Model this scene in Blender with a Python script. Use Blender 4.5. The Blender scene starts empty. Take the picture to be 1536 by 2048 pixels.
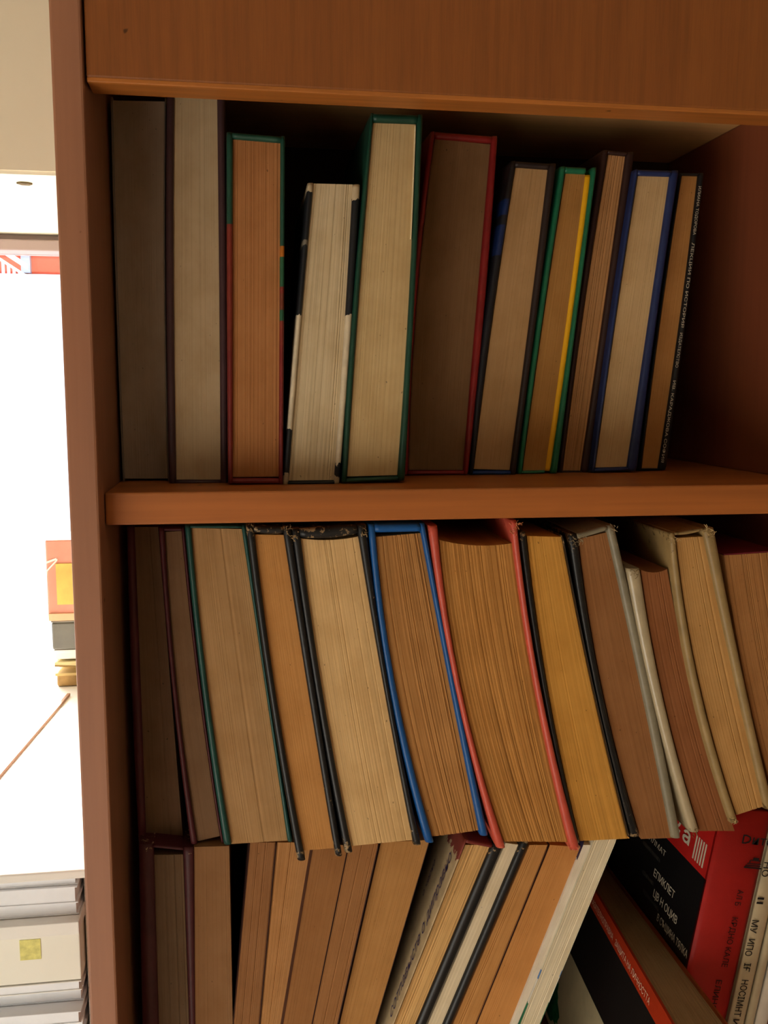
import bpy, bmesh, math, random
import numpy as np
from mathutils import Vector, Matrix

# ------------------------------------------------------------------ camera, world, lights, exposure
sc = bpy.context.scene
COL = sc.collection
F = 1856.0                                   # focal length in pixels of the 1536 x 2048 frame
YAW, PITCH, ROLL = 0.147724, 0.131021, 0.0033186
CAM = np.array([0.0, -0.55, 1.70])
cy_, sy_ = math.cos(YAW), math.sin(YAW)
cp_, sp_ = math.cos(PITCH), math.sin(PITCH)
_right = np.array([cy_, -sy_, 0.0]); _fwd = np.array([sy_, cy_, 0.0]); _up = np.array([0, 0, 1.0])
_f2 = _fwd * cp_ - _up * sp_
_u2 = _up * cp_ + _fwd * sp_
_r3 = _right * math.cos(ROLL) + _u2 * math.sin(ROLL)
_u3 = _u2 * math.cos(ROLL) - _right * math.sin(ROLL)
cam_d = bpy.data.cameras.new('camera')
cam = bpy.data.objects.new('camera', cam_d)
COL.objects.link(cam)
cam_d.sensor_fit = 'VERTICAL'
cam_d.sensor_height = 24.0
cam_d.sensor_width = 18.0
cam_d.lens = 24.0 * F / 2048.0
cam_d.clip_start = 0.01
cam.matrix_world = Matrix(((_r3[0], _u3[0], -_f2[0], CAM[0]), (_r3[1], _u3[1], -_f2[1], CAM[1]),
                           (_r3[2], _u3[2], -_f2[2], CAM[2]), (0, 0, 0, 1)))
sc.camera = cam

w = bpy.data.worlds.new('sky'); sc.world = w
w.use_nodes = True
nt = w.node_tree
for n_ in list(nt.nodes): nt.nodes.remove(n_)
wo = nt.nodes.new('ShaderNodeOutputWorld'); bg = nt.nodes.new('ShaderNodeBackground')
sky = nt.nodes.new('ShaderNodeTexSky')
sky.sky_type = 'NISHITA'; sky.sun_disc = False
sky.sun_elevation = math.radians(40); sky.sun_rotation = math.radians(-20)
sky.dust_density = 3.0
bg.inputs['Strength'].default_value = 0.9
nt.links.new(sky.outputs[0], bg.inputs[0]); nt.links.new(bg.outputs[0], wo.inputs[0])

sun_d = bpy.data.lights.new('sun', 'SUN'); sun_d.energy = 9.0; sun_d.angle = math.radians(1.0)
sun_d.color = (1.0, 0.93, 0.82)
sun = bpy.data.objects.new('sun', sun_d); COL.objects.link(sun)
sun.rotation_euler = Vector((0.22, -0.75, -0.62)).to_track_quat('-Z', 'Y').to_euler()

def area(name, loc, target, sx, sy, power, color):
    d = bpy.data.lights.new(name, 'AREA'); d.shape = 'RECTANGLE'; d.size = sx; d.size_y = sy
    d.energy = power; d.color = color
    o = bpy.data.objects.new(name, d); COL.objects.link(o); o.location = loc
    o.rotation_euler = (Vector(target) - Vector(loc)).to_track_quat('-Z', 'Y').to_euler()
    return o
# added area light at low left front; no such source is seen
area('added_area_left', (-0.90, -0.95, 0.85), (-0.30, 0.10, 1.40), 1.2, 1.0, 8.0, (1.0, 0.94, 0.84))

sc.view_settings.view_transform = 'Standard'
sc.view_settings.look = 'None'
sc.view_settings.gamma = 1.0
sc.view_settings.use_curve_mapping = False
sc.view_settings.exposure = 0.72

# ------------------------------------------------------------------ geometry helpers
def ray(px, py):
    return _r3 * ((px - 768) / F) - _u3 * ((py - 1024) / F) + _f2
def at(px, py, Y):
    d = ray(px, py); return CAM + d * ((Y - CAM[1]) / d[1])
def on_plane(px, py, P, n):
    d = ray(px, py); return CAM + d * (np.dot(P - CAM, n) / np.dot(d, n))

def mesh_obj(name, verts, faces, mat, parent=None, uvs=None, base=None, smooth=False):
    me = bpy.data.meshes.new(name)
    b = np.array(base if base is not None else (0, 0, 0), float)
    me.from_pydata([tuple(np.asarray(v, float) - b) for v in verts], [], [tuple(int(i) for i in f) for f in faces])
    if uvs is not None:
        l = me.uv_layers.new(name='UVMap')
        li = 0
        vi = np.empty(len(me.loops), dtype=np.int32); me.loops.foreach_get('vertex_index', vi)
        arr = np.array(uvs, dtype=np.float32)[vi]
        l.data.foreach_set('uv', arr.ravel())
    bm = bmesh.new(); bm.from_mesh(me)
    bmesh.ops.recalc_face_normals(bm, faces=bm.faces)
    bm.to_mesh(me); bm.free()
    if smooth:
        me.shade_smooth()
    me.materials.append(mat)
    o = bpy.data.objects.new(name, me); COL.objects.link(o)
    if parent is not None:
        o.parent = parent
    return o

def empty(name, loc):
    o = bpy.data.objects.new(name, None); COL.objects.link(o)
    o.location = loc; o.empty_display_size = 0.02
    return o
def tag(o, label, cat, group=None):
    o['label'] = label; o['category'] = cat
    if group: o['group'] = group
    return o
def struct(o, label=None):
    o['kind'] = 'structure'
    if label: o['label'] = label
    return o

def box(name, x0, x1, y0, y1, z0, z1, mat, parent=None, base=None, bevel=0.0):
    v = [(x, y, z) for x in (x0, x1) for y in (y0, y1) for z in (z0, z1)]
    f = [(0, 1, 3, 2), (4, 6, 7, 5), (0, 4, 5, 1), (2, 3, 7, 6), (0, 2, 6, 4), (1, 5, 7, 3)]
    o = mesh_obj(name, v, f, mat, parent, base=base)
    if bevel:
        m = o.modifiers.new('bevel', 'BEVEL'); m.width = bevel; m.segments = 2
    return o

def frame_box(name, o0, ax, ay, az, mat, parent=None, base=None, bevel=0.0):
    """box from corner o0 with three edge vectors"""
    o0, ax, ay, az = [np.asarray(q, float) for q in (o0, ax, ay, az)]
    v = [o0 + ax * i + ay * j + az * k for i in (0, 1) for j in (0, 1) for k in (0, 1)]
    f = [(0, 1, 3, 2), (4, 6, 7, 5), (0, 4, 5, 1), (2, 3, 7, 6), (0, 2, 6, 4), (1, 5, 7, 3)]
    uv = [(i, k) for i in (0, 1) for j in (0, 1) for k in (0, 1)]
    ob = mesh_obj(name, v, f, mat, parent, base=base, uvs=uv)
    if bevel:
        m = ob.modifiers.new('bevel', 'BEVEL'); m.width = bevel; m.segments = 2
    return ob

def text_mesh(name, body, org, u, v, size, mat, parent, base, shear=0.0, width=None, align='LEFT', lift=None, bold=0.0):
    """flat lettering: body laid on the plane org + u*x + v*y"""
    cu = bpy.data.curves.new(name, 'FONT'); cu.body = body; cu.size = 1.0; cu.shear = shear
    cu.align_x = align; cu.resolution_u = 2; cu.offset = bold
    to = bpy.data.objects.new(name, cu); COL.objects.link(to)
    dg = bpy.context.evaluated_depsgraph_get(); dg.update()
    me = bpy.data.meshes.new_from_object(to.evaluated_get(dg))
    bpy.data.objects.remove(to); bpy.data.curves.remove(cu)
    n = len(me.vertices)
    if n == 0:
        return None
    co = np.empty(n * 3); me.vertices.foreach_get('co', co); co = co.reshape(-1, 3)
    org, u, v = np.asarray(org, float), np.asarray(u, float), np.asarray(v, float)
    sx = size
    if width:
        sx = width / max(co[:, 0].max() - min(0, co[:, 0].min()), 1e-6)
    nn = np.cross(u, v); nn /= np.linalg.norm(nn)
    P = org + np.outer(co[:, 0] * sx, u) + np.outer(co[:, 1] * size, v) + nn * 0.00025 - np.asarray(base, float)
    me.vertices.foreach_set('co', P.ravel()); me.update()
    me.materials.clear(); me.materials.append(mat); me.name = name
    o = bpy.data.objects.new(name, me); COL.objects.link(o); o.parent = parent
    return o

# ------------------------------------------------------------------ materials
def lin(c):
    return tuple(((x / 255.0) / 12.92 if x / 255.0 <= 0.04045 else ((x / 255.0 + 0.055) / 1.055) ** 2.4) for x in c) + (1.0,)

def new_mat(name, rough=0.6, spec=0.3):
    m = bpy.data.materials.new(name); m.use_nodes = True
    t = m.node_tree; b = t.nodes['Principled BSDF']
    b.inputs['Roughness'].default_value = rough
    b.inputs['Specular IOR Level'].default_value = spec
    return m, t, b
def N(t, kind, **kw):
    n = t.nodes.new(kind)
    for k, v in kw.items(): setattr(n, k, v)
    return n
def ramp(t, stops, interp='LINEAR'):
    r = N(t, 'ShaderNodeValToRGB'); r.color_ramp.interpolation = interp
    e = r.color_ramp.elements
    while len(e) > 1: e.remove(e[-1])
    e[0].position = stops[0][0]; e[0].color = stops[0][1]
    for p, c in stops[1:]:
        q = e.new(p); q.color = c
    return r
def shade(c, k):
    return tuple(min(1, x * k) for x in c[:3]) + (1.0,)
def noise_node(t, vec, scale, detail=3.0, rough=0.55, mapping=None):
    n = N(t, 'ShaderNodeTexNoise'); n.inputs['Scale'].default_value = scale
    n.inputs['Detail'].default_value = detail; n.inputs['Roughness'].default_value = rough
    if mapping:
        mp = N(t, 'ShaderNodeMapping'); mp.inputs['Scale'].default_value = mapping
        t.links.new(vec, mp.inputs['Vector']); vec = mp.outputs[0]
    t.links.new(vec, n.inputs['Vector'])
    return n
def mix(t, fac, a, b, mode='MIX'):
    n = N(t, 'ShaderNodeMix', data_type='RGBA', blend_type=mode)
    for sock, val in ((n.inputs[0], fac), (n.inputs[6], a), (n.inputs[7], b)):
        if isinstance(val, (int, float, tuple)): sock.default_value = val
        else: t.links.new(val, sock)
    return n.outputs[2]
def bump(t, b, h, strength, dist=0.001):
    n = N(t, 'ShaderNodeBump'); n.inputs['Strength'].default_value = strength; n.inputs['Distance'].default_value = dist
    t.links.new(h, n.inputs['Height']); t.links.new(n.outputs[0], b.inputs['Normal'])

_pm = {}
def page_mat(rgb, contrast=0.25, freq=1.6):
    """paper edges: fine lines along the sheets; UV is in millimetres (x across the sheets)"""
    key = (rgb, contrast, freq)
    if key in _pm: return _pm[key]
    m, t, b = new_mat('page_edges', 0.85, 0.15)
    c = lin(rgb); k = min(1.0, max(0.0, (.30 - c[2] / c[0]) / .25)); c = (c[0] * .97, c[1] * (.97 + .12 * k), c[2] * (.97 + .40 * k), 1.0)
    uv = N(t, 'ShaderNodeTexCoord').outputs['UV']
    oi = N(t, 'ShaderNodeObjectInfo')
    ad = N(t, 'ShaderNodeVectorMath', operation='ADD'); t.links.new(uv, ad.inputs[0])
    sc_ = N(t, 'ShaderNodeVectorMath', operation='SCALE'); sc_.inputs['Scale'].default_value = 500.0
    cx = N(t, 'ShaderNodeCombineXYZ'); t.links.new(oi.outputs['Random'], cx.inputs[0]); t.links.new(oi.outputs['Random'], cx.inputs[1])
    t.links.new(cx.outputs[0], sc_.inputs[0]); t.links.new(sc_.outputs[0], ad.inputs[1])
    vec = ad.outputs[0]
    fine = noise_node(t, vec, 1.0, 2.0, 0.6, (freq * 2.4, 0.006, 1))
    wide = noise_node(t, vec, 1.0, 3.0, 0.6, (freq * 0.35, 0.004, 1))
    blot = noise_node(t, vec, 1.0, 4.0, 0.6, (0.05, 0.03, 1))
    r1 = ramp(t, [(0.30, shade(c, 1 - contrast * .8)), (0.5, c), (0.72, shade(c, 1 + contrast * 0.3))])
    t.links.new(fine.outputs[0], r1.inputs[0])
    r2 = ramp(t, [(0.32, (0.80, 0.78, 0.74, 1)), (0.55, (1, 1, 1, 1))]); t.links.new(wide.outputs[0], r2.inputs[0])
    col = mix(t, min(1, contrast * 1.6), r1.outputs[0], r2.outputs[0], 'MULTIPLY')
    r3 = ramp(t, [(0.35, (0.80, 0.74, 0.64, 1)), (0.6, (1, 1, 1, 1))]); t.links.new(blot.outputs[0], r3.inputs[0])
    col = mix(t, 0.55, col, r3.outputs[0], 'MULTIPLY')
    sp = noise_node(t, vec, 1.0, 1.0, 0.5, (0.55, 0.3, 1))
    rs = ramp(t, [(0.0, (0, 0, 0, 1)), (0.765, (0, 0, 0, 1)), (0.79, (1, 1, 1, 1))]); t.links.new(sp.outputs[0], rs.inputs[0])
    col = mix(t, rs.outputs[0], col, shade(c, 0.45))
    t.links.new(col, b.inputs['Base Color'])
    bump(t, b, fine.outputs[0], 0.05 + contrast * .35, 0.0004)
    _pm[key] = m
    return m

_cm = {}
def cover_mat(rgb, rough=0.5, wear=0.0, wear_rgb=(190, 165, 125), stops=None, mottle=0.25, jag=0.0, spec=0.35, metallic=0.0, uaxis=False):
    """book cloth or printed card; UV.y runs from head (0) to foot (1) of the board"""
    key = (rgb, rough, wear, wear_rgb, str(stops), mottle, jag, spec, metallic, uaxis)
    if key in _cm: return _cm[key]
    m, t, b = new_mat('book_cover', rough, spec)
    b.inputs['Metallic'].default_value = metallic
    tc = N(t, 'ShaderNodeTexCoord'); c = lin(rgb)
    sep = N(t, 'ShaderNodeSeparateXYZ'); t.links.new(tc.outputs['UV'], sep.inputs[0])
    v = sep.outputs[0 if uaxis else 1]
    grain = noise_node(t, tc.outputs['Object'], 60.0, 4.0, 0.6)
    fine = noise_node(t, tc.outputs['Object'], 900.0, 2.0, 0.5)
    if stops:
        vv = v
        if jag:
            jn = noise_node(t, tc.outputs['Object'], 160.0, 3.0, 0.6)
            mt = N(t, 'ShaderNodeMath', operation='MULTIPLY_ADD'); t.links.new(jn.outputs[0], mt.inputs[0])
            mt.inputs[1].default_value = jag; t.links.new(v, mt.inputs[2])
            m2 = N(t, 'ShaderNodeMath', operation='SUBTRACT'); t.links.new(mt.outputs[0], m2.inputs[0]); m2.inputs[1].default_value = jag * 0.5
            vv = m2.outputs[0]
        r = ramp(t, [(p, lin(q)) for p, q in stops], 'CONSTANT'); t.links.new(vv, r.inputs[0])
        base = r.outputs[0]
    else:
        rr = N(t, 'ShaderNodeRGB'); rr.outputs[0].default_value = c; base = rr.outputs[0]
    rg = ramp(t, [(0.3, (1 - mottle, 1 - mottle, 1 - mottle, 1)), (0.65, (1, 1, 1, 1))]); t.links.new(grain.outputs[0], rg.inputs[0])
    col = mix(t, 1.0, base, rg.outputs[0], 'MULTIPLY')
    if wear:
        # rubbed patches: strongest at head and foot of the board
        a = N(t, 'ShaderNodeMath', operation='SUBTRACT'); t.links.new(v, a.inputs[0]); a.inputs[1].default_value = 0.5
        a2 = N(t, 'ShaderNodeMath', operation='ABSOLUTE'); t.links.new(a.outputs[0], a2.inputs[0])
        a3 = N(t, 'ShaderNodeMapRange'); t.links.new(a2.outputs[0], a3.inputs[0])
        a3.inputs[1].default_value = 0.42; a3.inputs[2].default_value = 0.5; a3.inputs[3].default_value = 0.0; a3.inputs[4].default_value = 0.16
        wn = noise_node(t, tc.outputs['Object'], 220.0, 5.0, 0.65)
        s = N(t, 'ShaderNodeMath', operation='ADD'); t.links.new(wn.outputs[0], s.inputs[0]); t.links.new(a3.outputs[0], s.inputs[1])
        rw = ramp(t, [(0.0, (0, 0, 0, 1)), (0.80 - wear * 0.22, (0, 0, 0, 1)), (0.84 - wear * 0.22, (1, 1, 1, 1))]); t.links.new(s.outputs[0], rw.inputs[0])
        col = mix(t, rw.outputs[0], col, lin(wear_rgb))
    t.links.new(col, b.inputs['Base Color'])
    bump(t, b, fine.outputs[0], 0.15, 0.0005)
    _cm[key] = m
    return m

def wood_mat(name, rgb_a, rgb_b, axis, rough=0.45, scale=1.0, spec=0.35, contrast=1.0):
    m, t, b = new_mat(name, rough, spec)
    tc = N(t, 'ShaderNodeTexCoord')
    s = {'x': (3, 90, 90), 'z': (90, 90, 3), 'y': (90, 3, 90)}[axis]
    s = tuple(q * scale for q in s)
    s2 = tuple(q * 0.22 for q in s); s3 = tuple(q * 6 for q in s)
    n1 = noise_node(t, tc.outputs['Object'], 1.0, 4.0, 0.6, s)
    n2 = noise_node(t, tc.outputs['Object'], 1.0, 3.0, 0.6, s2)
    n3 = noise_node(t, tc.outputs['Object'], 1.0, 2.0, 0.6, s3)
    a, c = [(q[0] * .72, q[1] * .62, q[2] * .46, 1.0) for q in (lin(rgb_a), lin(rgb_b))]
    r = ramp(t, [(0.28, a), (0.72, c)]); t.links.new(n2.outputs[0], r.inputs[0])
    r2 = ramp(t, [(0.35, (1 - .35 * contrast,) * 3 + (1,)), (0.6, (1, 1, 1, 1))]); t.links.new(n1.outputs[0], r2.inputs[0])
    col = mix(t, 0.8, r.outputs[0], r2.outputs[0], 'MULTIPLY')
    r3 = ramp(t, [(0.3, (1 - .25 * contrast,) * 3 + (1,)), (0.6, (1, 1, 1, 1))]); t.links.new(n3.outputs[0], r3.inputs[0])
    col = mix(t, 0.7, col, r3.outputs[0], 'MULTIPLY')
    # dents and chips
    ch = noise_node(t, tc.outputs['Object'], 75.0, 2.0, 0.5)
    rc = ramp(t, [(0.0, (0, 0, 0, 1)), (0.765, (0, 0, 0, 1)), (0.785, (1, 1, 1, 1))]); t.links.new(ch.outputs[0], rc.inputs[0])
    col = mix(t, rc.outputs[0], col, shade(a, 0.3))
    t.links.new(col, b.inputs['Base Color'])
    bump(t, b, n1.outputs[0], 0.12, 0.0006)
    return m

def plain_mat(name, rgb, rough=0.7, mottle=0.08, scale=6.0, spec=0.25):
    m, t, b = new_mat(name, rough, spec)
    tc = N(t, 'ShaderNodeTexCoord'); c = lin(rgb)
    n = noise_node(t, tc.outputs['Object'], scale, 5.0, 0.6)
    r = ramp(t, [(0.3, shade(c, 1 - mottle)), (0.7, c)]); t.links.new(n.outputs[0], r.inputs[0])
    t.links.new(r.outputs[0], b.inputs['Base Color'])
    n2 = noise_node(t, tc.outputs['Object'], scale * 40, 3.0, 0.6); bump(t, b, n2.outputs[0], 0.08, 0.001)
    return m

M_side = wood_mat('side_panel_wood', (178, 130, 112), (190, 140, 120), 'z', 0.5, 0.6, contrast=0.3)
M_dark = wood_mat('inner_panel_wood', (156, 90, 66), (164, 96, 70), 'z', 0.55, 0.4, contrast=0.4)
M_door = wood_mat('door_veneer', (160, 100, 52), (170, 108, 56), 'z', 0.5, 2.6, contrast=0.55)
M_edge = wood_mat('door_edge_wood', (206, 132, 66), (220, 146, 76), 'x', 0.45, 0.6)
M_shelf = wood_mat('shelf_pine', (196, 122, 66), (210, 136, 78), 'x', 0.42, 0.5, contrast=0.6)
M_topb = wood_mat('top_board_pine_lit', (250, 205, 150), (255, 214, 160), 'x', 0.42, 0.5, contrast=0.5)  # shelf pine lightened: light missing on the underside is put into the colour
M_back = plain_mat('back_board', (60, 42, 30), 0.8)
M_wall = plain_mat('wall_plaster', (232, 224, 200), 0.9, 0.05, 3.0)
M_reveal = plain_mat('reveal_plaster', (246, 240, 218), 0.9, 0.04, 4.0)
M_ceil = plain_mat('ceiling_paint', (240, 236, 226), 0.9, 0.04, 3.0)
M_wall2 = plain_mat('wallpaper_beige', (200, 182, 156), 0.9, 0.08, 3.0)
M_floor = wood_mat('floor_boards', (232, 204, 176), (240, 216, 190), 'x', 0.4, 0.3)
M_frame = plain_mat('window_frame_paint', (158, 140, 136), 0.5, 0.05, 10)
M_white = plain_mat('white_laminate', (238, 236, 230), 0.5, 0.03, 10)

# ------------------------------------------------------------------ room shell
ZC = 2.55
def quad_wall(name, pts, mat, label):
    return struct(mesh_obj(name, pts, [tuple(range(len(pts)))], mat), label)
struct(box('floor', -0.95, 2.0, -2.6, 0.30, -0.05, 0.0, M_floor), 'wooden floor of the room')
struct(box('ceiling', -0.95, 2.0, -2.6, 0.30, ZC, ZC + 0.05, M_ceil), 'white ceiling')
struct(box('wall_right', 2.0, 2.1, -2.6, 0.64, 0, ZC, M_wall2), 'beige papered side wall')
struct(box('wall_front', -0.95, 2.0, -2.7, -2.6, 0, ZC, M_wall2), 'beige papered wall behind the viewer')
# left wall with an invented opening for the added area light (y -1.6 .. -0.32, z 0.3 .. 1.4)
wl = empty('wall_left', (-0.95, 0, 0)); struct(wl, 'cream plaster wall with an added opening for light')
for nm, a in (('wall_section', (-2.6, -1.6, 0, ZC)), ('wall_section', (-0.32, 0.64, 0, ZC)), ('wall_section', (-1.6, -0.32, 1.40, ZC)), ('wall_section', (-1.6, -0.32, 0, 0.3))):
    box(nm, -1.05, -0.95, a[0], a[1], a[2], a[3], M_wall, wl, (-0.95, 0, 0))
# back wall with the window opening
ZH = 1.883; WX0, WX1, WZ0 = -0.85, -0.02, 0.95
wb = empty('wall_back', (0, 0.30, 0)); struct(wb, 'cream plaster wall above and around the window')
for a in ((-0.95, WX0, 0, ZC), (WX1, 2.0, 0, ZC), (WX0, WX1, ZH, ZC), (WX0, WX1, 0, WZ0)):
    box('wall_section', a[0], a[1], 0.302, 0.64, a[2], a[3], M_wall, wb, (0, 0.30, 0))
o = box('lintel_soffit', WX0, WX1, 0.304, 0.64, ZH - 0.003, ZH, M_reveal, wb, (0, 0.30, 0))
o['label'] = 'bright cream underside of the window recess'
# plaster chip on the soffit
cm_ = bmesh.new()
pc = at(44, 351, 0.33); 
chip = [(pc[0] + a, 0.335 + b, ZH - 0.0045) for a, b in ((-.006, 0), (-.003, .006), (.003, .007), (.007, .002), (.004, -.002), (-.002, -.003))]
o = mesh_obj('plaster_chip', chip + [(x, y, ZH - 0.003) for x, y, z in chip], [tuple(range(6))] + [(i, (i + 1) % 6, 6 + (i + 1) % 6, 6 + i) for i in range(6)],
             plain_mat('bare_plaster', (120, 104, 74), 0.9, 0.4, 300), wb, base=(0, 0.30, 0))
o['label'] = 'small brown chip in the plaster'
# window frame and glass
YW = 0.627
win = empty('window_1', (WX0, YW, WZ0)); struct(win, 'grey-painted window frame beside the bookcase')
bw = (WX0, YW, WZ0)
box('frame_head', WX0, WX1, YW, YW + 0.05, 1.8725, ZH - 0.003, M_frame, win, bw, 0.0015)
box('sash_head', WX0, WX1, YW - 0.012, YW + 0.035, 1.860, 1.8725, M_frame, win, bw, 0.0015)
box('frame_sill', WX0, WX1, YW, YW + 0.05, WZ0, WZ0 + 0.05, M_frame, win, bw, 0.002)
box('frame_jamb', WX0, WX0 + 0.05, YW, YW + 0.05, WZ0 + .05, 1.860, M_frame, win, bw, 0.002)
box('frame_jamb', WX1 - 0.05, WX1, YW, YW + 0.05, WZ0 + .05, 1.860, M_frame, win, bw, 0.002)
box('mullion', -0.46, -0.41, YW, YW + 0.05, WZ0 + .05, 1.860, M_frame, win, bw, 0.002)
gm = bpy.data.materials.new('window_glass'); gm.use_nodes = True
gt = gm.node_tree; gt.nodes.remove(gt.nodes['Principled BSDF'])
tr = gt.nodes.new('ShaderNodeBsdfTransparent'); gl = gt.nodes.new('ShaderNodeBsdfGlossy'); gl.inputs['Roughness'].default_value = 0.02
ms = gt.nodes.new('ShaderNodeMixShader'); ms.inputs[0].default_value = 0.06
gt.links.new(tr.outputs[0], ms.inputs[1]); gt.links.new(gl.outputs[0], ms.inputs[2]); gt.links.new(ms.outputs[0], gt.nodes['Material Output'].inputs[0])
box('pane', WX0 + .05, -0.46, YW + .02, YW + .024, WZ0 + .05, 1.860, gm, win, bw)
box('pane', -0.41, WX1 - .05, YW + .02, YW + .024, WZ0 + .05, 1.860, gm, win, bw)

# ------------------------------------------------------------------ bookcase
SX0, SX1 = -0.0845, 0.385           # inner faces
PT = 0.0167                         # side thickness
ZS1, ZS0 = 1.6384, 1.6186           # middle shelf top / bottom
ZL = 1.118                          # lower shelf top
ZT = 1.905                          # top board underside
YB = 0.285
bc = empty('bookcase', (SX0, 0, 0.9)); bcb = (SX0, 0, 0.9)
tag(bc, 'brown wooden bookcase with a cupboard door over open shelves', 'bookcase')
def side(name, xa, xb):
    # the inside veneer is darker than the pine edge: a thin lining is its own part
    box(name, xa, xb, 0, YB, 0.0, 2.35, M_side, bc, bcb, 0.0015)
side('side_panel', SX0 - PT, SX0)
side('side_panel', SX1, SX1 + PT)
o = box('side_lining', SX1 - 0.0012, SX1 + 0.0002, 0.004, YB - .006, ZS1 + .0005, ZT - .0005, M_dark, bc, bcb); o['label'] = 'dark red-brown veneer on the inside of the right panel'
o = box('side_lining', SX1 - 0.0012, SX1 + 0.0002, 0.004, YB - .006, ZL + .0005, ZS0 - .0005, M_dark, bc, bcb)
box('shelf', SX0 + .0004, SX1 - .0004, 0.02, YB - .005, ZS0, ZS1, M_shelf, bc, bcb, 0.0012)
box('shelf', SX0 + .0004, SX1 - .0004, 0.02, YB - .005, ZL - .02, ZL, M_shelf, bc, bcb, 0.0012)
box('top_board', SX0 + .0004, SX1 - .0004, 0.026, YB - .005, ZT, ZT + .018, M_topb, bc, bcb, 0.001)
box('back_panel', SX0 - PT + .002, SX1 + PT - .002, YB - .005, YB + .003, 0.0, 2.35, M_back, bc, bcb)
door = box('cupboard_door', SX0 + .0012, SX1 - .0012, 0.003, 0.0245, 1.8692, 2.34, M_door, bc, bcb, 0.0012)
box('door_edge', SX0 + .0014, SX1 - .0014, 0.0032, 0.0245, 1.8668, 1.8696, M_edge, bc, bcb, 0.0006)

# ------------------------------------------------------------------ books
class Prof:
    """smooth x(y) curves through measured outlines: outer-left, page-left, page-right, outer-right"""
    def __init__(s, rows, deg=None):
        a = np.array(rows, float); d = min(len(rows) - 1, 2 if deg is None else deg)
        s.y0 = a[:, 0].mean()
        s.p = [np.polyfit(a[:, 0] - s.y0, a[:, k], d) for k in (1, 2, 3, 4)]
    def __call__(s, k, y):
        return np.polyval(s.p[k], y - s.y0)

def board(name, fa, fb, ya, yb, Y, depth, mat, parent, base, rows=14, label=None):
    """a cover board: fa(y), fb(y) give its outer and inner x in the picture plane at depth Y"""
    V, Fc, UV = [], [], []
    prof = [(0.0, None), (0.0, .0022), (0.10, .0008), (0.32, .0001), (0.5, 0.0), (0.68, .0001), (0.90, .0008), (1.0, .0022), (1.0, None)]
    K = len(prof)
    for i in range(rows + 1):
        f = i / rows
        f = 0.5 - 0.5 * math.cos(math.pi * f) if rows > 4 else f
        y = ya + (yb - ya) * f
        A, B = at(fa(y), y, Y), at(fb(y), y, Y)
        edge = 0.0
        if i in (0, rows): edge = .0009
        for u, dy in prof:
            p = A + (B - A) * u
            p = np.array([p[0], Y + (depth if dy is None else dy + edge), p[2]])
            V.append(p); UV.append((u, f))
    for i in range(rows):
        for k in range(K - 1):
            a = i * K + k
            Fc.append((a, a + 1, a + K + 1, a + K))
        a = i * K
        Fc.append((a + K - 1, a, a + K, a + 2 * K - 1))
    Fc.append(tuple(range(K))); Fc.append(tuple(rows * K + k for k in range(K)))
    o = mesh_obj(name, V, Fc, mat, parent, UV, base)
    for p in o.data.polygons:
        p.use_smooth = len(p.vertices) == 4
    if label: o['label'] = label
    return o

def band(name, P, ytl, ytr, th, Y, depth, mat, parent, base, up=True, dip=0.0, cols=10):
    """turned-over cloth across the head or foot of the book, between the boards"""
    V, Fc, UV = [], [], []
    prof = [(0, None), (0, .0022), (.15, .0007), (.5, 0), (.85, .0007), (1, .0022), (1, None)]
    K = len(prof)
    for i in range(cols + 1):
        s = i / cols
        yy = ytl + (ytr - ytl) * s
        d = dip * 4 * s * (1 - s)
        for u, dy in prof:
            y = (yy + d * (1 if up else -1) * u) + (u * th if up else -u * th)
            xl, xr = P(0, y), P(3, y)
            xl2, xr2 = P(1, y) - 1.0, P(2, y) + 1.0
            x = xl2 + (xr2 - xl2) * s
            p = at(x, y, Y); V.append(np.array([p[0], Y + .0003 + (depth if dy is None else dy), p[2]])); UV.append((s, 0.02 if up else .98))
    for i in range(cols):
        for k in range(K - 1):
            a = i * K + k; Fc.append((a, a + 1, a + K + 1, a + K))
        a = i * K; Fc.append((a + K - 1, a, a + K, a + 2 * K - 1))
    Fc.append(tuple(range(K))); Fc.append(tuple(cols * K + k for k in range(K)))
    o = mesh_obj(name, V, Fc, mat, parent, UV, base)
    for p in o.data.polygons: p.use_smooth = len(p.vertices) == 4
    return o

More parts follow.
